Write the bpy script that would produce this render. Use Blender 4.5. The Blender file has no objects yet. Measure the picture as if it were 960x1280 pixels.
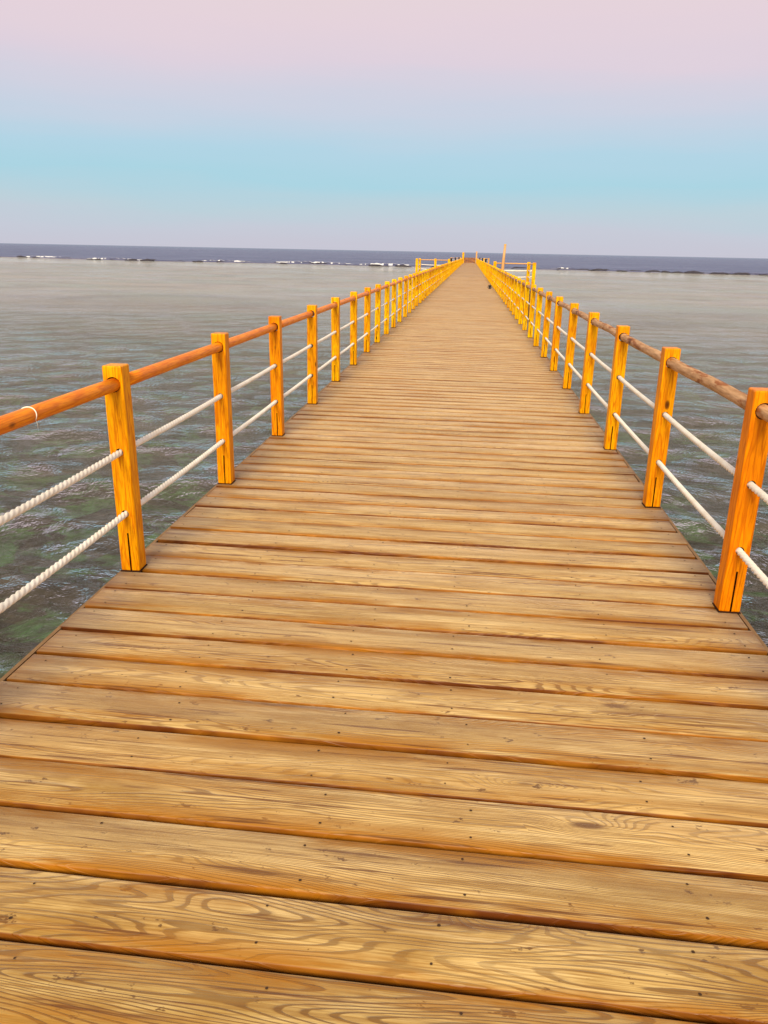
import bpy, bmesh, math, random
import numpy as np
from mathutils import Matrix, Vector, noise

random.seed(7)
rng = np.random.default_rng(11)
S = bpy.context.scene
C = S.collection
R = math.radians

# ------------------------------------------------------------------ camera
SLOPE = -0.00395                      # the jetty sinks a little towards its far end
SROT = math.atan(SLOPE)
EYE = 1.6
pit, roll, yaw, FPX = 0.32283, 0.01995, -0.09897, 976.28
fw = Vector((math.sin(yaw)*math.cos(pit), math.cos(yaw)*math.cos(pit), -math.sin(pit)))
rt = Vector((math.cos(yaw), -math.sin(yaw), 0))
up = rt.cross(fw)
r2 = math.cos(roll)*rt + math.sin(roll)*up
u2 = -math.sin(roll)*rt + math.cos(roll)*up
cd = bpy.data.cameras.new('camera')
cd.sensor_fit = 'VERTICAL'
cd.sensor_height = 36
cd.lens = 36*FPX/1280
cd.clip_start = 0.05
cd.clip_end = 60000
cam = bpy.data.objects.new('camera', cd)
M = Matrix((r2, u2, -fw)).transposed().to_4x4()
M.translation = (0, 0, EYE)
cam.matrix_world = M
C.objects.link(cam)
S.camera = cam

# ------------------------------------------------------------------ light and sky
SUN_EL, SUN_AZ = 37.0, 184.0          # azimuth clockwise from +Y: low sun glow behind the viewer
w = bpy.data.worlds.new('World')
S.world = w
w.use_nodes = True
nt = w.node_tree
nt.nodes.clear()
out = nt.nodes.new('ShaderNodeOutputWorld')
sky = nt.nodes.new('ShaderNodeTexSky')
sky.sky_type = 'NISHITA'
sky.sun_disc = False
sky.sun_elevation = R(SUN_EL)
sky.sun_rotation = R(SUN_AZ)
sky.dust_density = 2.0
bg1 = nt.nodes.new('ShaderNodeBackground')
bg1.inputs['Strength'].default_value = 0.1
nt.links.new(sky.outputs[0], bg1.inputs['Color'])
tc = nt.nodes.new('ShaderNodeTexCoord')
sep = nt.nodes.new('ShaderNodeSeparateXYZ')
nt.links.new(tc.outputs['Generated'], sep.inputs[0])
asn = nt.nodes.new('ShaderNodeMath'); asn.operation = 'ARCSINE'
nt.links.new(sep.outputs['Z'], asn.inputs[0])
nz = nt.nodes.new('ShaderNodeTexNoise')
nz.inputs['Scale'].default_value = 2.2
nz.inputs['Detail'].default_value = 4
mp = nt.nodes.new('ShaderNodeMapping')
mp.inputs['Scale'].default_value = (1, 1, 9)
nt.links.new(tc.outputs['Generated'], mp.inputs[0])
nt.links.new(mp.outputs[0], nz.inputs['Vector'])
mad = nt.nodes.new('ShaderNodeMath'); mad.operation = 'MULTIPLY_ADD'   # the haze bands are not ruler straight
nt.links.new(nz.outputs[0], mad.inputs[0])
mad.inputs[1].default_value = 0.060
mad.inputs[2].default_value = -0.030
ad = nt.nodes.new('ShaderNodeMath'); ad.operation = 'ADD'
nt.links.new(asn.outputs[0], ad.inputs[0]); nt.links.new(mad.outputs[0], ad.inputs[1])
mr = nt.nodes.new('ShaderNodeMapRange')
mr.inputs['From Min'].default_value = 0
mr.inputs['From Max'].default_value = R(30)
nt.links.new(ad.outputs[0], mr.inputs[0])
ramp = nt.nodes.new('ShaderNodeValToRGB')
nt.links.new(mr.outputs[0], ramp.inputs[0])
def lin(*c):
    return tuple(((x/255)/12.92 if x <= 10 else ((x/255+.055)/1.055)**2.4) for x in c)+(1,)
stops = [(0.0, lin(204, 203, 217)), (1.3, lin(201, 206, 220)), (2.7, lin(190, 211, 222)), (4.5, lin(171, 214, 229)), (6.3, lin(180, 214, 231)),
         (8.4, lin(204, 212, 228)), (11.0, lin(226, 211, 223)), (13.5, lin(233, 213, 221)), (16, lin(235, 216, 218)), (30, lin(226, 212, 211))]
e = ramp.color_ramp.elements
while len(e) > 1: e.remove(e[-1])
e[0].position = 0; e[0].color = stops[0][1]
for a, c in stops[1:]:
    k = e.new(a/30); k.color = c
bg2 = nt.nodes.new('ShaderNodeBackground')
bg2.inputs['Strength'].default_value = 1.0
nt.links.new(ramp.outputs[0], bg2.inputs['Color'])
mx = nt.nodes.new('ShaderNodeMixShader')
mx.inputs[0].default_value = 0.94     # thin high haze veils most of the clear sky
nt.links.new(bg1.outputs[0], mx.inputs[1]); nt.links.new(bg2.outputs[0], mx.inputs[2])
nt.links.new(mx.outputs[0], out.inputs[0])

sd = bpy.data.lights.new('sun', 'SUN')
sd.energy = 4.3
sd.angle = R(24)
sd.color = (1.0, 0.89, 0.66)
so = bpy.data.objects.new('sun', sd)
az, el = R(SUN_AZ), R(SUN_EL)
dirv = Vector((math.sin(az)*math.cos(el), math.cos(az)*math.cos(el), math.sin(el)))
so.rotation_euler = dirv.to_track_quat('Z', 'Y').to_euler()
so.location = dirv*60
C.objects.link(so)

S.view_settings.view_transform = 'Standard'
S.view_settings.look = 'None'
S.view_settings.exposure = 0.0
S.view_settings.gamma = 1.0
S.view_settings.use_curve_mapping = False
S.cycles.max_bounces = 6
S.cycles.sample_clamp_direct = 5
S.cycles.sample_clamp_indirect = 3
S.cycles.transparent_max_bounces = 12

# ------------------------------------------------------------------ node helper
class NT:
    def __init__(s, name):
        s.m = bpy.data.materials.new(name); s.m.use_nodes = True
        s.t = s.m.node_tree; s.t.nodes.clear()
        s.out = s.t.nodes.new('ShaderNodeOutputMaterial')
    def n(s, typ, ins=None, **props):
        x = s.t.nodes.new('ShaderNode'+typ)
        for k, v in props.items(): setattr(x, k, v)
        for k, v in (ins or {}).items(): s.set(x.inputs[k], v)
        return x
    def set(s, sock, v):
        if isinstance(v, bpy.types.NodeSocket): s.t.links.new(v, sock)
        elif isinstance(v, bpy.types.Node): s.t.links.new(v.outputs[0], sock)
        else: sock.default_value = v
    def math(s, op, a, b=0.0, c=None, clamp=False):
        x = s.n('Math', operation=op, use_clamp=clamp)
        s.set(x.inputs[0], a); s.set(x.inputs[1], b)
        if c is not None: s.set(x.inputs[2], c)
        return x.outputs[0]
    def noise(s, vec, scale, detail=3, rough=.5, dist=0.0):
        return s.n('TexNoise', {'Vector': vec, 'Scale': scale, 'Detail': detail, 'Roughness': rough, 'Distortion': dist}).outputs[0]
    def mapv(s, vec, scale=(1, 1, 1), loc=(0, 0, 0)):
        return s.n('Mapping', {'Vector': vec, 'Scale': scale, 'Location': loc}).outputs[0]
    def ramp(s, fac, stops, interp='LINEAR'):
        x = s.n('ValToRGB', {'Fac': fac}); r = x.color_ramp; r.interpolation = interp
        while len(r.elements) > 1: r.elements.remove(r.elements[-1])
        r.elements[0].position = stops[0][0]
        def col(c): return (c, c, c, 1) if not isinstance(c, tuple) else (c if len(c) == 4 else c+(1,))
        r.elements[0].color = col(stops[0][1])
        for p, c in stops[1:]:
            q = r.elements.new(p); q.color = col(c)
        return x.outputs[0]
    def mix(s, fac, a, b, blend='MIX'):
        x = s.n('Mix', data_type='RGBA', blend_type=blend)
        s.set(x.inputs[0], fac)
        for k, v in ((6, a), (7, b)):
            if isinstance(v, tuple) and len(v) == 3: v = v+(1,)
            s.set(x.inputs[k], v)
        return x.outputs[2]
    def sep(s, v): return s.n('SeparateXYZ', {0: v}).outputs
    def comb(s, x, y, z): return s.n('CombineXYZ', {0: x, 1: y, 2: z}).outputs[0]
    def add(s, a, b): return s.n('VectorMath', {0: a, 1: b}, operation='ADD').outputs[0]
    def bump(s, h, strength, dist): return s.n('Bump', {'Height': h, 'Strength': strength, 'Distance': dist}).outputs[0]
    def done(s, sh): s.t.links.new(sh, s.out.inputs[0]); return s.m

def simple(name, col, rough=.6, spec=.3, metal=0.0, nscale=40, namp=.25):
    t = NT(name)
    o = t.n('TexCoord').outputs['Object']
    f = t.noise(o, nscale, 4)
    c = t.mix(f, tuple(x*(1-namp) for x in col), tuple(min(1, x*(1+namp)) for x in col))
    b = t.n('BsdfPrincipled', {'Base Color': c, 'Roughness': rough, 'Specular IOR Level': spec, 'Metallic': metal})
    return t.done(b.outputs[0])

# ------------------------------------------------------------------ materials
def mat_deck(name, island):
    """Weathered flat-sawn pine. Board length along local X."""
    t = NT(name)
    o = t.n('TexCoord').outputs['Object']
    oi = t.n('ObjectInfo').outputs['Random']
    geo = t.n('NewGeometry')
    rnd = geo.outputs['Random Per Island'] if island else oi
    wn = t.n('TexWhiteNoise', {'W': t.math('MULTIPLY', rnd, 917.3)}, noise_dimensions='1D')
    rc = t.n('SeparateColor', {0: wn.outputs['Color']}).outputs
    offs = t.comb(t.math('MULTIPLY', rc[0], 37.), t.math('MULTIPLY', rc[1], 23.), t.math('MULTIPLY', rc[2], 51.))
    v = t.add(o, offs) if not island else t.add(t.mapv(o, (1, .35, 1)), offs)
    if not island:                                            # each board has its own slope of grain
        pass
    # annual rings = contour lines of a stretched height field
    f1 = t.noise(t.mapv(v, (.55, 5.0, 2)), 1.0, 2.0, .45)
    f2 = t.noise(t.mapv(v, (4.0, 26, 8)), 1.0, 4, .5)
    ys = t.sep(v)[1]
    tilt = t.math('MULTIPLY_ADD', rc[1], 140., 34.)
    tilt = t.math('MULTIPLY', tilt, t.math('MULTIPLY_ADD', t.math('GREATER_THAN', rc[2], .5), 2., -1.))
    # knots push the rings outwards
    vo = t.n('TexVoronoi', {'Vector': t.mapv(v, (1.5, 5.5, 0)), 'Scale': 1.0, 'Randomness': 1.0}, feature='F1')
    kd = vo.outputs['Distance']
    kn = t.math('POWER', 2.718, t.math('MULTIPLY', t.math('MULTIPLY', kd, kd), -26.))
    has = t.math('GREATER_THAN', t.n('SeparateColor', {0: vo.outputs['Color']}).outputs[0], .60)
    kn = t.math('MULTIPLY', kn, has)
    F = t.math('MULTIPLY_ADD', f1, 46.0, t.math('MULTIPLY', ys, tilt))
    F = t.math('MULTIPLY_ADD', f2, .9, F)
    F = t.math('MULTIPLY_ADD', kn, 9.0, F)
    ring = t.math('FRACT', F)
    late = t.ramp(ring, [(0, .0), (.5, .02), (.62, .3), (.70, 1.0), (.93, 1.0), (1, 0)])
    strong = t.ramp(t.noise(t.mapv(v, (1.3, 6, 1), (4, 8, 1)), 1.0, 3, .6), [(.30, .3), (.55, 1.)])
    fib = t.noise(t.mapv(v, (5, 210, 30)), 1.0, 3, .6)
    blot = t.noise(t.mapv(v, (3.2, 7.5, 1)), 1.0, 5, .62)
    big = t.noise(t.mapv(v, (.7, 1.5, 1)), 1.0, 2)
    # bleached face
    pale = t.mix(rc[0], (.67, .46, .155), (.50, .338, .108))
    pale = t.mix(t.ramp(blot, [(.42, 0.), (.62, 1.)]), pale, (.36, .205, .034))
    pale = t.mix(t.math('MULTIPLY', t.math('SUBTRACT', 1., rc[0]), rc[2]), pale, t.mix(.5, pale, (.30, .13, .02)))
    pale = t.mix(t.ramp(big, [(.4, 0.), (.72, .7)]), pale, (.74, .50, .19))
    stk = t.noise(t.mapv(v, (1.4, 26, 1), (7, 1, 3)), 1.0, 4, .6)
    pale = t.mix(t.ramp(stk, [(.52, 0.), (.68, .6)]), pale, (.25, .115, .012))
    pale = t.mix(t.ramp(stk, [(.34, .5), (.47, 0.)]), pale, (.80, .60, .28))
    dark = t.mix(rc[2], (.090, .030, .001), (.17, .064, .003))
    amt = t.math('MULTIPLY', t.math('MULTIPLY', late, strong), t.math('MULTIPLY_ADD', t.math('FRACT', t.math('MULTIPLY', rc[0], 7.3)), .55, .33))
    face = t.mix(amt, pale, dark)
    face = t.mix(t.ramp(fib, [(.36, .7), (.56, 0.)]), face, (.25, .115, .012))
    # black flecks, grubby spots, knot cores
    sp = t.noise(t.mapv(v, (12, 22, 1)), 1.0, 4, .72)
    face = t.mix(t.ramp(sp, [(.635, 0.), (.68, .85)]), face, (.085, .028, .002))
    core = t.math('MULTIPLY', has, t.ramp(kd, [(.0, 1.), (.055, .9), (.10, 0.)]))
    face = t.mix(core, face, (.12, .044, .007))
    # boards worn to orange along their arrises
    yl = t.math('ABSOLUTE', t.sep(o)[1]) if not island else 0.0
    wear = t.math('MULTIPLY', t.ramp(yl, [(.022, 0.), (.092, 1.)]) if not island else 0.0, t.ramp(t.noise(t.mapv(v, (1.15, 9, 1)), 1.0, 5, .68), [(.43, 0.), (.57, 1.)]))
    face = t.mix(t.math('MULTIPLY', wear, t.math('MULTIPLY_ADD', fib, .8, .55), clamp=True), face, (.34, .130, .001))
    crk = t.ramp(t.noise(t.mapv(v, (1.7, 46, 1), (3, 2, 9)), 1.0, 4, .6), [(.575, 0.), (.66, .9)])
    face = t.mix(crk, face, (.13, .040, .001))
    nzv = t.sep(geo.outputs['Normal'])[2]
    upm = t.ramp(nzv, [(.55, 0.), (.93, 1.)])
    sn = t.ramp(t.noise(t.mapv(v, (1.6, 1, 1)), 1.0, 4, .65), [(.40, 0.), (.62, 1.)])
    side = t.mix(t.math('MULTIPLY', sn, fib, clamp=True), (.13, .030, .0008), (.62, .235, .008))
    col = t.mix(upm, side, face)
    h = t.math('MULTIPLY_ADD', late, .9, t.math('MULTIPLY', fib, .8))
    h = t.math('MULTIPLY_ADD', blot, .5, h)
    bm_ = t.bump(h, .7, .0022)
    b = t.n('BsdfPrincipled', {'Base Color': col, 'Roughness': t.math('MULTIPLY_ADD', late, -.1, .56), 'Specular IOR Level': .36, 'Normal': bm_, 'Sheen Weight': t.math('MULTIPLY_ADD', t.math('MULTIPLY', wear, upm), -.5, t.math('MULTIPLY', upm, .5), clamp=True), 'Sheen Roughness': .45, 'Sheen Tint': (1, .78, .55, 1)})
    return t.done(b.outputs[0])

def mat_varnish(name, c0, c1, cd_, rough=.36, spec=.35, axis='Z'):
    """Varnished orange pine, grain along the given local axis."""
    t = NT(name)
    o = t.n('TexCoord').outputs['Object']
    oi = t.n('ObjectInfo').outputs['Random']
    wn = t.n('TexWhiteNoise', {'W': t.math('MULTIPLY', oi, 613.7)}, noise_dimensions='1D')
    rc = t.n('SeparateColor', {0: wn.outputs['Color']}).outputs
    v = t.add(o, t.comb(t.math('MULTIPLY', rc[0], 31.), t.math('MULTIPLY', rc[1], 17.), t.math('MULTIPLY', rc[2], 43.)))
    k = (1, 1, .07) if axis == 'Z' else (1, .07, 1)
    def sc(a): return (k[0]*a, k[1]*a, k[2]*a)
    n1 = t.noise(t.mapv(v, sc(16)), 1.0, 2, .5)
    ring = t.math('FRACT', t.math('MULTIPLY', n1, 8.5))
    late = t.ramp(ring, [(0, 0.), (.5, .1), (.86, 1.), (1, 0.)])
    fib = t.noise(t.mapv(v, sc(170)), 1.0, 3, .6)
    kv = (9, 9, 4.5) if axis == 'Z' else (9, 4.5, 9)
    vo = t.n('TexVoronoi', {'Vector': t.mapv(v, kv), 'Scale': 1.0}, feature='F1')
    has = t.math('GREATER_THAN', t.n('SeparateColor', {0: vo.outputs['Color']}).outputs[0], .70)
    knot = t.math('MULTIPLY', has, t.ramp(vo.outputs['Distance'], [(0, 1.), (.10, .85), (.17, 0.)]))
    base = t.mix(t.math('MULTIPLY_ADD', rc[0], .35, t.math('MULTIPLY', t.n('SeparateColor', {0: t.n('ObjectInfo').outputs['Color']}).outputs[0], .75), clamp=True), c0, c1)
    c = t.mix(t.math('MULTIPLY', late, .7), base, cd_)
    c = t.mix(t.ramp(fib, [(.36, .6), (.52, 0.)]), c, cd_)
    bl = t.noise(t.mapv(v, (5, 5, 3)), 1.0, 3, .55)
    c = t.mix(t.ramp(bl, [(.46, 0.), (.72, .6)]), c, tuple(x*1.05 for x in cd_[:3]))
    c = t.mix(knot, c, (.085, .017, .002))
    bn = t.bump(t.math('MULTIPLY_ADD', fib, .6, late), .22, .001)
    b = t.n('BsdfPrincipled', {'Base Color': c, 'Roughness': rough, 'Specular IOR Level': spec, 'Normal': bn})
    return t.done(b.outputs[0])

m_deck = mat_deck('weathered_pine', False)
m_deck_far = mat_deck('weathered_pine_far', True)
m_post = mat_varnish('varnished_pine', (.95, .275, .001), (.98, .64, .002), (.52, .105, .0005), spec=.08)
m_rail = mat_varnish('stained_rail', (.88, .250, .002), (.94, .31, .003), (.62, .120, .001), rough=.45, spec=.2, axis='Y')
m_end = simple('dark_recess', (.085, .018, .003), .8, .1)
m_nail = simple('rusted_nail', (.05, .025, .012), .7, .2, 0, 200, .4)
m_iron = simple('dark_iron', (.022, .018, .020), .5, .4, 0, 60, .4)
m_foot = simple('stained_plate', (.040, .012, .005), .7, .15, 0, 60, .4)
m_trim = simple('edge_trim_wood', (.26, .15, .062), .7, .25, 0, 25, .35)
m_beam = simple('wet_timber', (.14, .075, .030), .75, .25, 0, 18, .4)

def mat_bark_rail():
    """Right hand rail: bare grey brown pole with patches of old varnish."""
    t = NT('bare_pole')
    o = t.n('TexCoord').outputs['Object']
    n1 = t.noise(t.mapv(o, (14, 3.2, 14)), 1.0, 4, .6)
    n2 = t.noise(t.mapv(o, (60, 7, 60)), 1.0, 3, .6)
    c = t.mix(t.ramp(n2, [(.35, 0.), (.65, 1.)]), (.36, .180, .065), (.62, .36, .17))
    c = t.mix(t.ramp(n1, [(.50, 0.), (.56, 1.)]), c, (.30, .095, .014))
    c = t.mix(t.ramp(n1, [(.58, 0.), (.62, 1.)]), c, (.12, .036, .006))
    b = t.n('BsdfPrincipled', {'Base Color': c, 'Roughness': .6, 'Specular IOR Level': .3, 'Normal': t.bump(t.math('ADD', n1, n2), .8, .004)})
    return t.done(b.outputs[0])
m_bare = mat_bark_rail()

def mat_rope():
    t = NT('white_rope')
    o = t.n('TexCoord').outputs['Object']
    n1 = t.noise(o, 9, 4, .6); n2 = t.noise(t.mapv(o, (300, 120, 300)), 1.0, 2)
    c = t.mix(t.ramp(n1, [(.4, 0.), (.7, 1.)]), (.90, .86, .76), (.80, .73, .60))
    b = t.n('BsdfPrincipled', {'Base Color': c, 'Roughness': .8, 'Specular IOR Level': .15, 'Normal': t.bump(n2, .4, .001)})
    return t.done(b.outputs[0])
m_rope = mat_rope()

WL = -2.1          # water level, deck is at 0
def reef_y(x):     # where the reef flat ends and the open sea begins (metres out)
    return 205 + 5*math.sin(x*.031+1) + 3*math.sin(x*.09) - .10*x

def mat_sea():
    t = NT('sea_water')
    pos = t.n('NewGeometry').outputs['Position']
    x, y, z = t.sep(pos)
    edge = t.math('MULTIPLY_ADD', x, .10, y)
    wob = t.noise(t.mapv(pos, (.02, .02, 0)), 1.0, 3)
    deep = t.math('MULTIPLY_ADD', wob, 16., edge)
    deep = t.n('MapRange', {0: deep, 1: 211., 2: 216.}).outputs[0]
    far = t.n('MapRange', {0: y, 1: 8., 2: 70.}).outputs[0]
    # ripples: several scales, crests roughly across the jetty
    a = t.noise(t.mapv(pos, (1.15, 1.25, 1)), 1.0, 5, .6, .6)
    b_ = t.noise(t.mapv(pos, (3.0, 4.4, 1), (3, 1, 0)), 1.0, 4, .6, .5)
    cc = t.noise(t.mapv(pos, (14, 27, 1), (7, 4, 0)), 1.0, 2, .55)
    ra = t.math('MULTIPLY', t.math('ABSOLUTE', t.math('SUBTRACT', a, .5)), -1.0)      # pointed crests, flat troughs
    rb = t.math('MULTIPLY', t.math('ABSOLUTE', t.math('SUBTRACT', b_, .5)), -1.0)
    h = t.math('MULTIPLY_ADD', ra, .55, t.math('MULTIPLY', rb, .26))
    h = t.math('MULTIPLY_ADD', a, .16, h)
    wl = t.noise(t.mapv(pos, (.34, .46, 1), (2, 9, 0)), 1.0, 3, .6, .7)
    h = t.math('MULTIPLY_ADD', t.math('ABSOLUTE', t.math('SUBTRACT', wl, .5)), -.85, h)
    h = t.math('MULTIPLY_ADD', cc, .020, h)
    gust = t.noise(t.mapv(pos, (.10, .085, 1), (11, 5, 0)), 1.0, 5, .62, .5)
    h = t.math('MULTIPLY', h, t.math('MULTIPLY_ADD', t.ramp(gust, [(.36, 0.), (.64, 1.)]), .7, .6))
    bn = t.bump(h, .62, 1.0)
    fr = t.n('Fresnel', {'IOR': 1.333, 'Normal': bn}).outputs[0]
    fr = t.math('MULTIPLY', fr, t.math('MULTIPLY_ADD', deep, -.42, 1.0))
    glo = t.n('BsdfGlossy', {'Color': (.95, .95, .95, 1), 'Roughness': .04, 'Normal': bn})
    tr = t.n('BsdfTransparent', {'Color': (.68, .70, .64, 1)})
    patch = t.noise(t.mapv(pos, (.05, .09, 0)), 1.0, 4)
    wc = t.mix(t.ramp(patch, [(.38, 0.), (.62, 1.)]), (.52, .46, .37), (.44, .46, .37))
    p2 = t.noise(t.mapv(pos, (.16, .22, 0), (40, 3, 0)), 1.0, 4, .6)
    wc = t.mix(t.ramp(p2, [(.45, 0.), (.68, .5)]), wc, (.26, .21, .19))
    dpn = t.noise(t.mapv(pos, (.012, .05, 0)), 1.0, 4, .6)
    wc = t.mix(deep, wc, t.mix(t.ramp(dpn, [(.4, 0.), (.6, 1.)]), (.070, .080, .165), (.115, .128, .23)))
    di = t.n('BsdfDiffuse', {'Color': wc, 'Normal': bn})
    turb = t.math('MAXIMUM', t.math('MULTIPLY_ADD', far, .62, .05), deep)
    body = t.n('MixShader', {0: turb, 1: tr.outputs[0], 2: di.outputs[0]})
    fin = t.n('MixShader', {0: fr, 1: body.outputs[0], 2: glo.outputs[0]})
    return t.done(fin.outputs[0])

def mat_bed():
    t = NT('reef_bed')
    pos = t.n('NewGeometry').outputs['Position']
    y = t.sep(pos)[1]
    n1 = t.noise(t.mapv(pos, (.8, 1.05, .5)), 1.0, 6, .65, .6)
    n2 = t.noise(t.mapv(pos, (.8, 1.0, .5), (5, 9, 2)), 1.0, 5, .62, .7)
    n3 = t.noise(t.mapv(pos, (3, 3, 3)), 1.0, 4, .65)
    c = t.mix(t.ramp(n1, [(.46, 0.), (.62, 1.)]), (.016, .009, .013), (.20, .125, .10))
    zone = t.ramp(t.noise(t.mapv(pos, (.13, .17, .1), (6.2, 1.4, 6)), 1.0, 2), [(.34, .2), (.50, 1.)])
    c = t.mix(t.math('MULTIPLY', zone, t.ramp(n2, [(.49, 0.), (.57, .95)])), c, (.17, .50, .14))
    c = t.mix(t.ramp(n3, [(.35, .7), (.6, 0.)]), c, (.020, .012, .014))
    sand = t.mix(n3, (.34, .27, .19), (.46, .38, .28))
    fy = t.n('MapRange', {0: t.math('MULTIPLY_ADD', n1, 40., y), 1: 16., 2: 80.}).outputs[0]
    c = t.mix(fy, c, sand)
    b = t.n('BsdfDiffuse', {'Color': c})
    return t.done(b.outputs[0])

def mat_foam():
    t = NT('sea_foam')
    o = t.n('TexCoord').outputs['Object']
    c = t.mix(t.noise(o, 2.5, 5), (.50, .50, .54), (.80, .80, .80))
    return t.done(t.n('BsdfPrincipled', {'Base Color': c, 'Roughness': .8, 'Specular IOR Level': .2}).outputs[0])
m_sea, m_bed, m_foam = mat_sea(), mat_bed(), mat_foam()
m_reef = simple('wet_reef_rock', (.035, .030, .040), .6, .3, 0, 3, .4)

# ------------------------------------------------------------------ object helpers
def link(name, me, parent=None, loc=(0, 0, 0), rot=(0, 0, 0)):
    o = bpy.data.objects.new(name, me)
    C.objects.link(o)
    o.location = loc; o.rotation_euler = rot
    if parent: o.parent = parent
    return o
def thing(o, label, cat, group=None):
    o['label'] = label; o['category'] = cat
    if group: o['group'] = group
    return o
def deck_empty(name, x=0, y=0):
    """an Empty on the sloping deck"""
    return link(name, None, None, (x, y, SLOPE*y), (SROT, 0, 0))
def mesh(name, verts, faces, mats, smooth=False, mi=None):
    me = bpy.data.meshes.new(name)
    me.from_pydata([tuple(map(float, v)) for v in verts], [], [tuple(f) for f in faces])
    for m in (mats if isinstance(mats, (list, tuple)) else [mats]): me.materials.append(m)
    if mi is not None: me.polygons.foreach_set('material_index', np.array(mi, dtype=np.int32))
    if smooth: me.polygons.foreach_set('use_smooth', np.ones(len(me.polygons), dtype=bool))
    me.update()
    return me
def box_me(name, sx, sy, sz, m, bev=0.0, org=(0, 0, 0), seg=1):
    bm = bmesh.new()
    bmesh.ops.create_cube(bm, size=1)
    for v in bm.verts: v.co = Vector((v.co.x*sx+org[0], v.co.y*sy+org[1], v.co.z*sz+org[2]))
    if bev: bmesh.ops.bevel(bm, geom=bm.edges[:], offset=bev, segments=seg, affect='EDGES', profile=.5)
    me = bpy.data.meshes.new(name); bm.to_mesh(me); bm.free()
    me.materials.append(m)
    return me
def tube(pts, rad, n=10, twist=None, lobes=0, amp=0.0):
    """tube along a point list; optional rope lay"""
    P = np.array(pts, float)
    T = np.gradient(P, axis=0); T /= np.linalg.norm(T, axis=1)[:, None]
    ref = np.array([0, 0, 1.]) if abs(T[0][2]) < .9 else np.array([1., 0, 0])
    A = np.cross(T, ref); A /= np.linalg.norm(A, axis=1)[:, None]
    B = np.cross(A, T)
    th = np.arange(n)*2*math.pi/n
    rad = np.broadcast_to(np.asarray(rad, float), (len(P),))
    d = np.concatenate([[0], np.cumsum(np.linalg.norm(np.diff(P, axis=0), axis=1))])
    V = []
    for i in range(len(P)):
        r = rad[i]*np.ones(n)
        if lobes:
            r = rad[i]*(1-amp+amp*np.abs(np.cos(lobes/2*(th-twist*d[i])))*1.6-amp*.3)
        V.append(P[i]+np.outer(r*np.cos(th), A[i])+np.outer(r*np.sin(th), B[i]))
    V = np.concatenate(V)
    Fc = []
    for i in range(len(P)-1):
        for j in range(n):
            k = (j+1) % n
            Fc.append((i*n+j, i*n+k, (i+1)*n+k, (i+1)*n+j))
    Fc.append(tuple(range(n))[::-1]); Fc.append(tuple((len(P)-1)*n+j for j in range(n)))
    return V, Fc
class Acc:
    def __init__(s): s.v = []; s.f = []; s.mi = []; s.n = 0
    def add(s, V, F, mi=0):
        s.v.extend(V); s.f.extend([tuple(i+s.n for i in f) for f in F]); s.mi += [mi]*len(F); s.n += len(V)
    def box(s, x0, x1, y0, y1, z0, z1, mi=0):
        s.add([(x0, y0, z0), (x1, y0, z0), (x1, y1, z0), (x0, y1, z0), (x0, y0, z1), (x1, y0, z1), (x1, y1, z1), (x0, y1, z1)],
              [(3, 2, 1, 0), (4, 5, 6, 7), (0, 1, 5, 4), (1, 2, 6, 5), (2, 3, 7, 6), (3, 0, 4, 7)], mi)
    def me(s, name, mats, smooth=False): return mesh(name, s.v, s.f, mats, smooth, s.mi)

# ------------------------------------------------------------------ sea and sea bed
def polar_sheet(radii, azs):
    Rr, A = np.meshgrid(radii, azs, indexing='ij')
    X = Rr*np.sin(A); Y = Rr*np.cos(A)
    nr, na = Rr.shape
    i = np.arange(nr-1)[:, None]*na; j = np.arange(na)[None, :]; k = (j+1) % na
    Fc = np.stack([i+j, i+k, i+na+k, i+na+j], -1).reshape(-1, 4)
    return X.ravel(), Y.ravel(), Rr.ravel(), Fc
def np_mesh(name, V, Fc, m, smooth=True):
    me = bpy.data.meshes.new(name)
    me.vertices.add(len(V)); me.vertices.foreach_set('co', V.astype(np.float32).ravel())
    me.loops.add(Fc.size); me.loops.foreach_set('vertex_index', Fc.astype(np.int32).ravel())
    me.polygons.add(len(Fc)); me.polygons.foreach_set('loop_start', np.arange(0, Fc.size, 4, dtype=np.int32))
    me.polygons.foreach_set('use_smooth', np.full(len(Fc), smooth))
    me.materials.append(m); me.update(calc_edges=True); me.validate()
    return me
front = np.radians(np.linspace(-62, 62, 420)); back = np.radians(np.linspace(62, 298, 90))[1:-1]
azs = np.concatenate([front, back])
radii = np.concatenate([[.05], np.geomspace(1.0, 300, 520), np.geomspace(300, 30000, 60)[1:]])
X, Y, RR, Fc = polar_sheet(radii, azs)
cell = np.maximum(RR*.013, .004)
Z = np.zeros_like(X)
for _ in range(46):
    lam = math.exp(rng.uniform(math.log(.3), math.log(2.6)))
    th = rng.normal(0, .55)
    kx, ky = math.sin(th)*2*math.pi/lam, math.cos(th)*2*math.pi/lam
    amp = .0085*lam**.9*rng.uniform(.6, 1.2)
    fade = np.clip((lam/cell-3)/4, 0, 1)
    ph = kx*X+ky*Y+rng.uniform(0, 6.28)
    Z += amp*fade*(np.sin(ph)+.25*np.cos(2*ph))
sea = link('sea', np_mesh('sea', np.stack([X, Y, Z+WL], 1), Fc, m_sea)); sea['kind'] = 'structure'

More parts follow.
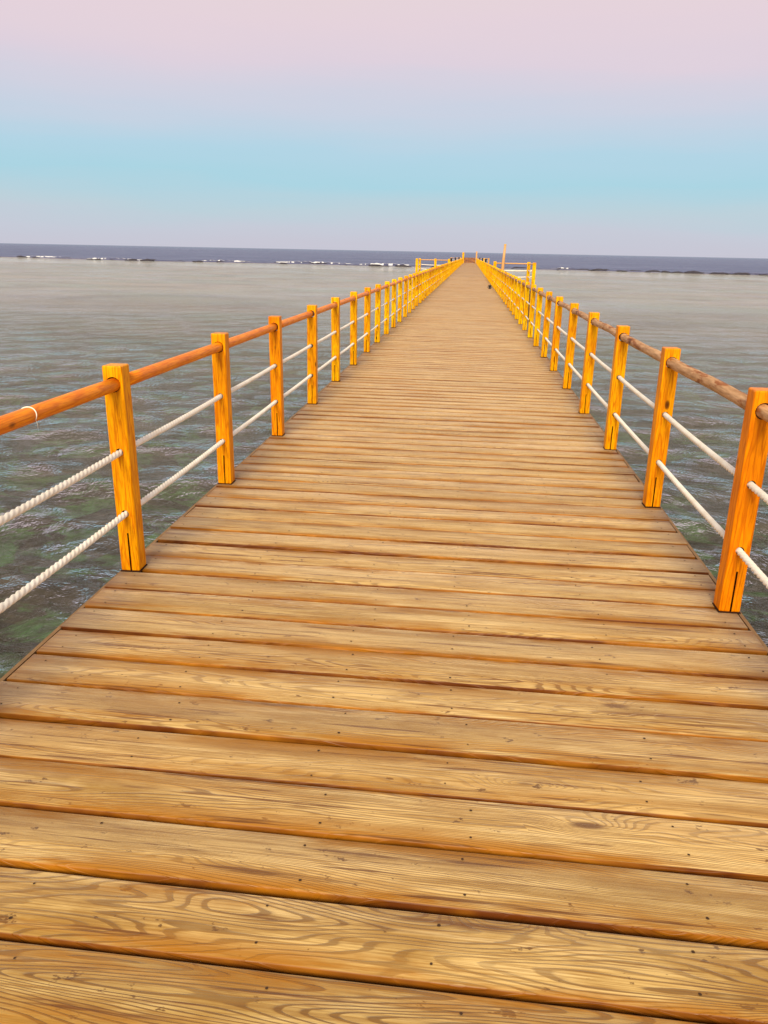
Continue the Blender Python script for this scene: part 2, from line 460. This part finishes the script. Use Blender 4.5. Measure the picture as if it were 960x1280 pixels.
nb = 150
bx_, by_ = np.meshgrid(np.concatenate([np.linspace(-400, -31, 30), np.linspace(-30, 30, 120), np.linspace(31, 400, 30)]),
                       np.concatenate([np.linspace(-60, -11, 10), np.linspace(-10, 60, 140), np.linspace(62, 250, 50)]), indexing='ij')
bz = np.array([noise.fractal(Vector((a*.35, b*.35, 1.3)), 1.0, 2.0, 4)*.28 for a, b in zip(bx_.ravel(), by_.ravel())]).reshape(bx_.shape)
drop = np.clip((by_+.10*bx_-206)/25, 0, 1)
bz = WL-1.15+bz-drop*6
ny_ = bx_.shape[1]
ii = np.arange(bx_.shape[0]-1)[:, None]*ny_; jj = np.arange(ny_-1)[None, :]
Fb = np.stack([ii+jj, ii+ny_+jj, ii+ny_+jj+1, ii+jj+1], -1).reshape(-1, 4)
bed = link('seabed', np_mesh('seabed', np.stack([bx_.ravel(), by_.ravel(), bz.ravel()], 1), Fb, m_bed)); bed['kind'] = 'structure'

# surf along the reef edge: low breaking ridges with a white crest and a face whose shade is painted in dark blue
def breakers():
    ac = Acc()
    spots = []
    xx = -150.0
    while xx < 150:
        ln = random.uniform(5, 22)
        if not -6 < xx+ln/2 < 5: spots.append((xx, ln, random.uniform(-3, 4), random.uniform(.15, .38), random.random()))
        xx += ln*random.uniform(.5, 1.25)
    spots += [(-55, 26, 6, .55, .9), (-30, 17, 3, .6, .9), (-74, 16, 8, .42, .9), (-104, 22, 0, .5, .9), (-128, 20, 1, .45, .9), (20, 8, 0, .5, .9), (33, 10, 1, .35, .2), (52, 22, -1, .45, .2), (66, 18, 1, .45, .2), (85, 20, 0, .4, .3)]
    for x0, ln, dy, hh, foam in spots:
        lw = random.random()*9
        n = max(20, int(ln*4)); rows = []
        for i in range(n+1):
            s = i/n; x = x0+s*ln
            y = reef_y(x)+dy+1.2*noise.noise(Vector((x*.2, dy, 0)))
            hgt = hh*math.sin(math.pi*s)**.6*(1+.5*noise.noise(Vector((x*.9, dy, 5))))
            prof = [(-1.6, -.05), (-.75, .28*hgt), (-.35, .95*hgt), (0, hgt), (.5, .8*hgt), (2.6, -.05)]
            rows.append([(x, y+a, WL+b+.02) for a, b in prof])
        V = [p for r in rows for p in r]
        for i in range(n):
            for j in range(5):
                q = noise.noise(Vector((rows[i][0][0]*.33, dy*3+lw, 2)))+.4*noise.noise(Vector((rows[i][0][0]*1.9, j*.8, lw)))
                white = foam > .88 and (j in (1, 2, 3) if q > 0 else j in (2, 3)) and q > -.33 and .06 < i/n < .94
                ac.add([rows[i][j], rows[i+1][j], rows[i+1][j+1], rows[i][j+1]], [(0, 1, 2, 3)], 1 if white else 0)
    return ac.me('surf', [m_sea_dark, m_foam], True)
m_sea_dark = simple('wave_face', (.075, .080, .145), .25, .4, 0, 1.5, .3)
sf = link('surf', breakers()); sf['kind'] = 'stuff'

def reef_rocks():
    bm = bmesh.new()
    x = -150.0
    while x < 150:
        x += random.uniform(.6, 9) if x < 20 else random.uniform(.2, 2.4)
        if -7 < x < 6: continue
        s = random.uniform(.25, .75)*(1.5 if random.random() < .12 else 1)
        r = bmesh.ops.create_icosphere(bm, subdivisions=2, radius=1)
        off = Vector((random.random()*50, 0, 0)); yy = reef_y(x)+random.uniform(-3.5, 2)
        for v in r['verts']:
            d = 1+.5*noise.noise(v.co*1.6+off)
            v.co = Vector((v.co.x*s*2.6*d+x, v.co.y*s*1.5*d+yy, v.co.z*s*.62*d+WL+.02))
    me = bpy.data.meshes.new('reef_crest'); bm.to_mesh(me); bm.free(); me.materials.append(m_reef)
    return me
rf = link('reef_crest', reef_rocks()); rf['kind'] = 'stuff'

# ------------------------------------------------------------------ the jetty deck
XL, XR = -1.725, 1.362          # plank ends
PITCH, Y0, YEND = 0.2243, 0.024, 190.0
PW = 0.2055
WID = XR-XL; XC = (XL+XR)/2
pier = thing(deck_empty('wooden_pier'), 'long straight wooden jetty of weathered cross planks running out over the sea', 'pier')

NAILX = [-1.64, -1.05, -.43, 0.0, .62, 1.28]
def plank_me(k, width=PW, length=WID, nails=NAILX, xc=XC):
    r = random.Random(100+k)
    bm = bmesh.new()
    nseg = 9
    hw = width/2+r.uniform(-.0035, .002); th = .042
    o1, o2 = r.uniform(0, 99), r.uniform(0, 99)
    bv = r.uniform(.0025, .0055)
    rows = []
    for i in range(nseg+1):
        x = -length/2+length*i/nseg
        if i == 0: x += r.uniform(-.004, .004)
        if i == nseg: x += r.uniform(-.004, .004)
        a = .0035*noise.noise(Vector((x*1.3, o1, 0))); b = .0035*noise.noise(Vector((x*1.3, o2, 0)))
        cup = .0018*noise.noise(Vector((x*.6, o1+o2, 3)))
        z = .0015*noise.noise(Vector((x*.9, o2, 7)))
        prof = [(-hw+a, -th), (-hw+a, z-bv), (-hw+a+bv*.35, z-bv*.35), (-hw+a+bv*1.2, z), (0, z+cup), (hw+b-bv*1.2, z), (hw+b-bv*.35, z-bv*.35), (hw+b, z-bv), (hw+b, -th)]
        rows.append([bm.verts.new((x, p, q)) for p, q in prof])
    for i in range(nseg):
        for j in range(8):
            f = bm.faces.new((rows[i][j], rows[i+1][j], rows[i+1][j+1], rows[i][j+1])); f.smooth = True
        bm.faces.new((rows[i][0], rows[i][8], rows[i+1][8], rows[i+1][0]))
    bm.faces.new(rows[0][::-1]); bm.faces.new(rows[-1])
    for nx in nails:
        for s in (-1, 1):
            if r.random() < .12: continue
            cx, cy = nx-xc+r.uniform(-.014, .014), s*hw*r.uniform(.45, .68)
            rad = r.uniform(.0032, .0052)
            vs = [bm.verts.new((cx+rad*math.cos(t*math.pi/3), cy+rad*math.sin(t*math.pi/3), .0028)) for t in range(6)]
            f = bm.faces.new(vs); f.material_index = 1
    bmesh.ops.recalc_face_normals(bm, faces=[f for f in bm.faces if f.material_index == 0])
    me = bpy.data.meshes.new('plank'); bm.to_mesh(me); bm.free()
    me.materials.append(m_deck); me.materials.append(m_nail)
    return me
plank_variants = [plank_me(k) for k in range(26)]
NPL = 300
K0 = -14                                                    # boards behind the viewer's feet
tot = int((YEND-Y0)/PITCH)
for i in range(K0, K0+NPL):
    o = link('plank', plank_variants[random.randrange(26)], pier)
    big = random.random() < .12
    o.location = (XC+random.uniform(-.010, .010), Y0+(i+.5)*PITCH+random.uniform(-.003, .003), random.uniform(-.0025, .0025)+(random.uniform(-.004, .003) if big else 0))
    o.rotation_euler = (random.uniform(-.010, .010), random.uniform(-.0008, .0008), -.009+random.uniform(-.0028, .0028)+(math.pi if random.random() < .5 else 0))
ac = Acc()
for i in range(K0+NPL, tot):
    z = random.uniform(-.003, .003); y = Y0+i*PITCH
    jx = random.uniform(-.006, .006)
    sk = .014
    x0, x1, y0, y1 = XL+jx, XR+jx, y+.0075, y+PITCH-.0075
    ac.add([(x0, y0+sk, -.042), (x1, y0-sk, -.042), (x1, y1-sk, -.042), (x0, y1+sk, -.042), (x0, y0+sk, z), (x1, y0-sk, z), (x1, y1-sk, z), (x0, y1+sk, z)],
           [(3, 2, 1, 0), (4, 5, 6, 7), (0, 1, 5, 4), (1, 2, 6, 5), (2, 3, 7, 6), (3, 0, 4, 7)])
o = link('planking', ac.me('planking', m_deck_far), pier); o['kind'] = 'stuff'
YB = Y0+K0*PITCH
for x in (-1.736, 1.374):
    ac = Acc(); ac.box(x-.009, x+.009, YB, YEND, -.075, -.006)
    link('edge_board', ac.me('edge_board', m_trim), pier)
for x in (-1.62, -1.05, -.43, .0, .62, 1.26):
    ac = Acc(); ac.box(x-.04, x+.04, YB, YEND, -.22, -.046)
    link('stringer', ac.me('stringer', m_beam), pier)
beam = box_me('cross_beam', WID-.1, .16, .2, m_beam, .01, (0, 0, -.325))
V, F = tube([(0, 0, -.43), (0, 0, -1.6), (0, 0, -4.2)], [.13, .135, .14], 12)
pile = mesh('pile', V, F, m_beam, True)
y = 1.0
while y < YEND:
    link('cross_beam', beam, pier, (XC, y, 0))
    for x in (-1.35, .98): link('pile', pile, pier, (x, y, 0))
    y += 4.9
# wider joint across the deck where the side landings start
ac = Acc(); ac.box(XL+.02, XR-.02, 68.2, 68.34, -.03, .006)
link('joint_strip', ac.me('joint_strip', m_beam), pier)

# ------------------------------------------------------------------ railings
PWD, PH = 0.0985, 1.06
ZR, ZU, ZLo = 0.976, 0.640, 0.319
def make_post(width=PWD, height=PH):
    me = box_me('post_raw', width, width, height, m_post, .007, (0, 0, height/2+.006), 2)
    base = bpy.data.objects.new('tmp', me); C.objects.link(base)
    cut = bmesh.new()
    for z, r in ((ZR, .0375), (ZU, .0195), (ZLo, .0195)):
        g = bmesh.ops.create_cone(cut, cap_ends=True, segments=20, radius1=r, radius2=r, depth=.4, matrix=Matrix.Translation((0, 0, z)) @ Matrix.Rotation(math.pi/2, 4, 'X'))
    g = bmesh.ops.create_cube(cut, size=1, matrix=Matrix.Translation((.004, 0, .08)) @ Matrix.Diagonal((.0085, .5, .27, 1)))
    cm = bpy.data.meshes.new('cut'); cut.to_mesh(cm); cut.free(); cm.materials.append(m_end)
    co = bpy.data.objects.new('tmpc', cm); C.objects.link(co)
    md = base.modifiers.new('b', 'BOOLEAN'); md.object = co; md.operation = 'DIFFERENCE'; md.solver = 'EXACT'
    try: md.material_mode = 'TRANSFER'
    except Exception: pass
    dg = bpy.context.evaluated_depsgraph_get()
    res = bpy.data.meshes.new_from_object(base.evaluated_get(dg))
    res.name = 'post'
    bpy.data.objects.remove(base); bpy.data.objects.remove(co)
    return res
post_me = make_post()
foot_me = box_me('foot_plate', PWD+.005, PWD+.005, .006, m_foot, 0, (0, 0, .0035))

def rope_pts(ys, x, z, sag, step):
    pts = []
    for a, b in zip(ys[:-1], ys[1:]):
        n = max(2, int((b-a)/step))
        for i in range(n):
            s = i/n
            pts.append((x, a+(b-a)*s, z-sag*4*s*(1-s)))
    pts.append((x, ys[-1], z))
    return pts

def railing(name, label, px, y0, pitch, inward, rail_mat, xs_fix, bare):
    root = thing(deck_empty(name, px, y0), label, 'railing')
    n0 = -2
    n = int((YEND-y0)/pitch)
    ys = [pitch*i for i in range(n0, n+1)]
    for k, yy in enumerate(ys):
        i = k+n0
        dx, dy = xs_fix.get(i, (random.uniform(-.008, .008), random.uniform(-.04, .04)))
        p = link('post', post_me, root, (dx, yy+dy, 0), (random.uniform(-.006, .006), random.uniform(-.006, .006), random.choice((0, math.pi))+random.uniform(-.03, .03)))
        ys[k] = yy+dy
        p.color = (min(1, max(0, i)/9), 0, 0, 1)              # posts go from orange to yellow along the jetty
        if i < 34: link('foot_plate', foot_me, p)
    # round hand rail: one pole per two bays, joined inside a post
    k = 0
    rails = []
    while k < len(ys)-1:
        a, b = ys[k], ys[min(k+2, len(ys)-1)]
        near = k < 9
        m = int((b-a)/(.04 if near and bare else .25))+1
        pts = []; rad = []
        for q in range(m+1):
            s = q/m; yq = a+.003+(b-a-.006)*s
            jx = .010*noise.noise(Vector((yq*.9, px*3, 0)))*math.sin(math.pi*((s*2) % 1)) if bare else 0
            jz = .014*noise.noise(Vector((yq*.9, px*3, 9)))*math.sin(math.pi*((s*2) % 1)) if bare else 0
            pts.append((jx, yq-a, ZR+jz)); rad.append(.0325*(1+(.10*noise.noise(Vector((yq*4, px, 4))) if bare else 0)))
        V, F = tube(pts, rad, 14 if k < 16 else 8)
        me = mesh('handrail', V, F, rail_mat, True)
        rails.append(link('handrail', me, root, (0, a, 0)))
        k += 2
    for z in (ZU, ZLo):
        nn = 9
        V1, F1 = tube(rope_pts(ys[:nn], 0, z, .006, .008), .0155, 18, twist=2*math.pi/.112, lobes=3, amp=.25)
        V2, F2 = tube(rope_pts(ys[nn-1:], 0, z, .006, .4), .0135, 8)
        ac = Acc(); ac.add(V1, F1); ac.add(V2, F2)
        link('rope', ac.me('rope', m_rope, True), root)
    return root, rails, ys
Lx, Rx = -1.6815, 1.3135
railL, rl, ysL = railing('post_railing', 'left railing of the jetty with smooth round orange handrail and white ropes through square posts', Lx, 3.61+PWD/2, 1.629, 1, m_rail,
        {0: (.0, 0.0), 1: (.0, .02), 2: (.006, -.02), 3: (.01, -.02), 4: (0, 0)}, False)
railR, rr_, ysR = railing('post_railing', 'right railing of the jetty with rough bare brown handrail and white ropes through square posts', Rx, 3.55+PWD/2, 1.660, -1, m_bare,
        {0: (.004, 0.0), 1: (.0, -.01), 2: (-.004, -.01), 3: (-.006, -.01), 4: (0, 0)}, True)
# frayed white tie round the left hand rail
ac = Acc()
V, F = tube([(.0335*math.cos(t), .004*math.sin(t*2), .0335*math.sin(t)) for t in np.linspace(-.6, 3.6, 16)], np.r_[.0008, np.linspace(.0018, .0032, 9), np.linspace(.003, .001, 6)], 6)
ac.add(V, F)
V, F = tube([(.0345*math.cos(-.55), 0, .0345*math.sin(-.55)), (.031, .003, -.034), (.029, .006, -.052)], [.0012, .0010, .0005], 5)
ac.add(V, F)
o = link('tie', ac.me('tie', m_rope, True), rl[0]); o.location = (0, 2.84-(3.61+PWD/2)-ysL[0], ZR)
tie = o

# ------------------------------------------------------------------ side landings
def landing(name, label, x0, x1, y0, y1, posts, rails, inner):
    """raised side landing: planks, beams, piles and a taller rope railing on its outer sides"""
    root = thing(deck_empty(name, (x0+x1)/2, y0), label, 'landing')
    cx = (x0+x1)/2; w = x1-x0; d = y1-y0
    pm = box_me('landing_plank', w, PITCH-.015, .042, m_deck, .005, (0, 0, -.021))
    nn = int(d/PITCH)
    for i in range(nn): link('plank', pm, root, (random.uniform(-.006, .006), (i+.5)*PITCH, random.uniform(-.003, .003)))
    for x in (-w/2+.1, w/2-.1):
        ac = Acc(); ac.box(x-.05, x+.05, 0, d, -.24, -.046); link('stringer', ac.me('stringer', m_beam), root)
        for yy in (.3, d-.3): link('pile', pile, root, (x, yy, .18))
    tm = box_me('landing_post', .19, .19, 1.30, m_post, .008, (0, 0, .65))
    for x, yy in posts: link('post', tm, root, (x-cx, yy-y0, 0))
    for (xa, ya, xb, yb) in rails:
        for z, r, mt, nm in ((1.19, .04, m_rail_l, 'handrail'), (.80, .030, m_rope, 'rope'), (.42, .030, m_rope, 'rope')):
            pts = [(xa-cx+(xb-xa)*s, ya-y0+(yb-ya)*s, z-(.05*4*s*(1-s) if nm == 'rope' else 0)) for s in np.linspace(0, 1, 9)]
            V, F = tube(pts, r, 8)
            link(nm, mesh(nm, V, F, mt, True), root)
    return root
m_rail_l = simple('pale_rail_wood', (.62, .33, .12), .5, .3, 0, 9, .25)
XO = 3.66
landing('side_landing', 'wooden side landing with rope railing on the right of the jetty beside the tall pole', 1.40, XO+.08, 47.6, 52.4,
        [(XO, 47.7), (XO, 52.3), (1.55, 52.3)], [(XO, 47.7, XO, 52.3), (1.55, 52.3, XO+.35, 52.3)], -1)
landing('side_landing', 'wooden side landing with rope railing on the left of the jetty', -4.62, -1.76, 69.0, 73.2,
        [(-4.5, 69.1), (-4.5, 73.1), (-3.1, 73.1), (-1.9, 73.1)], [(-4.5, 69.1, -4.5, 73.1), (-4.5, 73.1, -1.9, 73.1)], 1)

# tall pole standing at the back of the right landing
V, F = tube([(0, 0, -1.2), (.0, 0, .5), (.03, 0, 1.4), (.08, 0, 2.28)], [.11, .105, .085, .07], 12)
pole = link('tall_pole', None, None, (2.02, 51.9, SLOPE*51.9), (SROT, 0, 0))
thing(pole, 'tall bare wooden pole rising above the horizon behind the right railing', 'pole')
link('shaft', mesh('shaft', V, F, m_rail_l, True), pole)
V, F = tube([(0, 0, 0), (0, 0, .035), (0, 0, .05)], [.078, .078, .04], 12)
link('cap', mesh('cap', V, F, m_post, True), pole, (.08, 0, 2.282))

# dark lamp heads on the railing posts beyond the landings
def lamp(x, y, label):
    r = thing(link('post_lamp', None, None, (x, y, SLOPE*y+PH+.008), (SROT, 0, 0)), label, 'lamp', 'dark lamps on the far railing posts')
    V, F = tube([(0, 0, 0), (0, 0, .05), (0, 0, .06), (0, 0, .22), (0, 0, .24)], [.035, .035, .09, .085, .06], 12)
    link('lamp_body', mesh('lamp_body', V, F, m_iron, False), r)
    V, F = tube([(0, 0, .24), (0, 0, .265), (0, 0, .32)], [.13, .125, .03], 12)
    link('lamp_hood', mesh('lamp_hood', V, F, m_iron, False), r)
def near_post(ys, y0, y): return y0+min(ys, key=lambda q: abs(q+y0-y))
yl0, yr0 = 3.61+PWD/2, 3.55+PWD/2
for side, x, ys, y0 in (('left', Lx, ysL, yl0), ('right', Rx, ysR, yr0)):
    for yy, wd in ((72, 'nearest'), (92, 'middle'), (120, 'farthest')):
        lamp(x, near_post(ys, y0, yy), 'dark hooded lamp on the %s railing, %s of the three on that side' % (side, wd))

# small dark knob on the deck
kn = thing(deck_empty('mooring_bollard', 1.06, 42.3), 'small dark bollard on the deck at the foot of the right railing', 'bollard')
V, F = tube([(0, 0, .001), (0, 0, .02), (0, 0, .03), (0, 0, .11), (0, 0, .13), (0, 0, .17), (0, 0, .19)], [.09, .09, .055, .05, .085, .09, .05], 14)
link('bollard_body', mesh('bollard_body', V, F, m_iron, False), kn)
V, F = tube([(-.13, 0, .085), (.13, 0, .085)], .018, 8)
link('cross_pin', mesh('cross_pin', V, F, m_iron, True), kn)

# ------------------------------------------------------------------ head of the jetty
hd = thing(deck_empty('jetty_head', XC, YEND+.05), 'wide platform with railing across the far end of the jetty', 'platform')
pm = box_me('head_plank', 9.0, PITCH-.015, .042, m_deck, .005, (0, 0, -.021))
for i in range(36): link('plank', pm, hd, (0, (i+.5)*PITCH, random.uniform(-.003, .003)))
tm = box_me('head_post', .13, .13, 1.15, m_post, .008, (0, 0, .575))
hx = np.linspace(-4.4, 4.4, 9)
for x in hx: link('post', tm, hd, (float(x), 7.9, 0))
for x in hx:
    if abs(x) > 1.7: link('post', tm, hd, (float(x), .1, 0))
def hrail(a, b):
    for z, r, mt, nm in ((1.06, .045, m_rail_l, 'handrail'), (.66, .016, m_rope, 'rope'), (.34, .016, m_rope, 'rope')):
        V, F = tube([(a[0]+(b[0]-a[0])*s, a[1]+(b[1]-a[1])*s, z) for s in np.linspace(0, 1, 4)], r, 8)
        link(nm, mesh(nm, V, F, mt, True), hd)
hrail((-4.4, 7.9), (4.4, 7.9)); hrail((-4.4, .1), (-1.9, .1)); hrail((1.9, .1), (4.4, .1)); hrail((-4.4, .1), (-4.4, 7.9)); hrail((4.4, .1), (4.4, 7.9))
for x in (-4, -1.4, 1.4, 4):
    for yy in (.6, 7.4): link('pile', pile, hd, (x, yy, .3))
gt = thing(deck_empty('gateway', XC, YEND+1.2), 'pair of tall wooden gate posts at the far end of the jetty', 'gate')
gm = box_me('gate_post', .42, .3, 2.35, m_post, .02, (0, 0, 1.18)); gm2 = box_me('gate_post', .34, .3, 2.6, m_rail_l, .02, (0, 0, 1.3))
link('gate_post', gm, gt, (-1.55, 0, 0)); link('gate_post', gm2, gt, (1.5, 0, 0))
gp = box_me('gate_board', 2.6, .04, .16, m_deck, .004)
for i in range(6): link('gate_board', gp, gt, (-.02, 0, .16+i*.19))
bpy.context.view_layer.update()
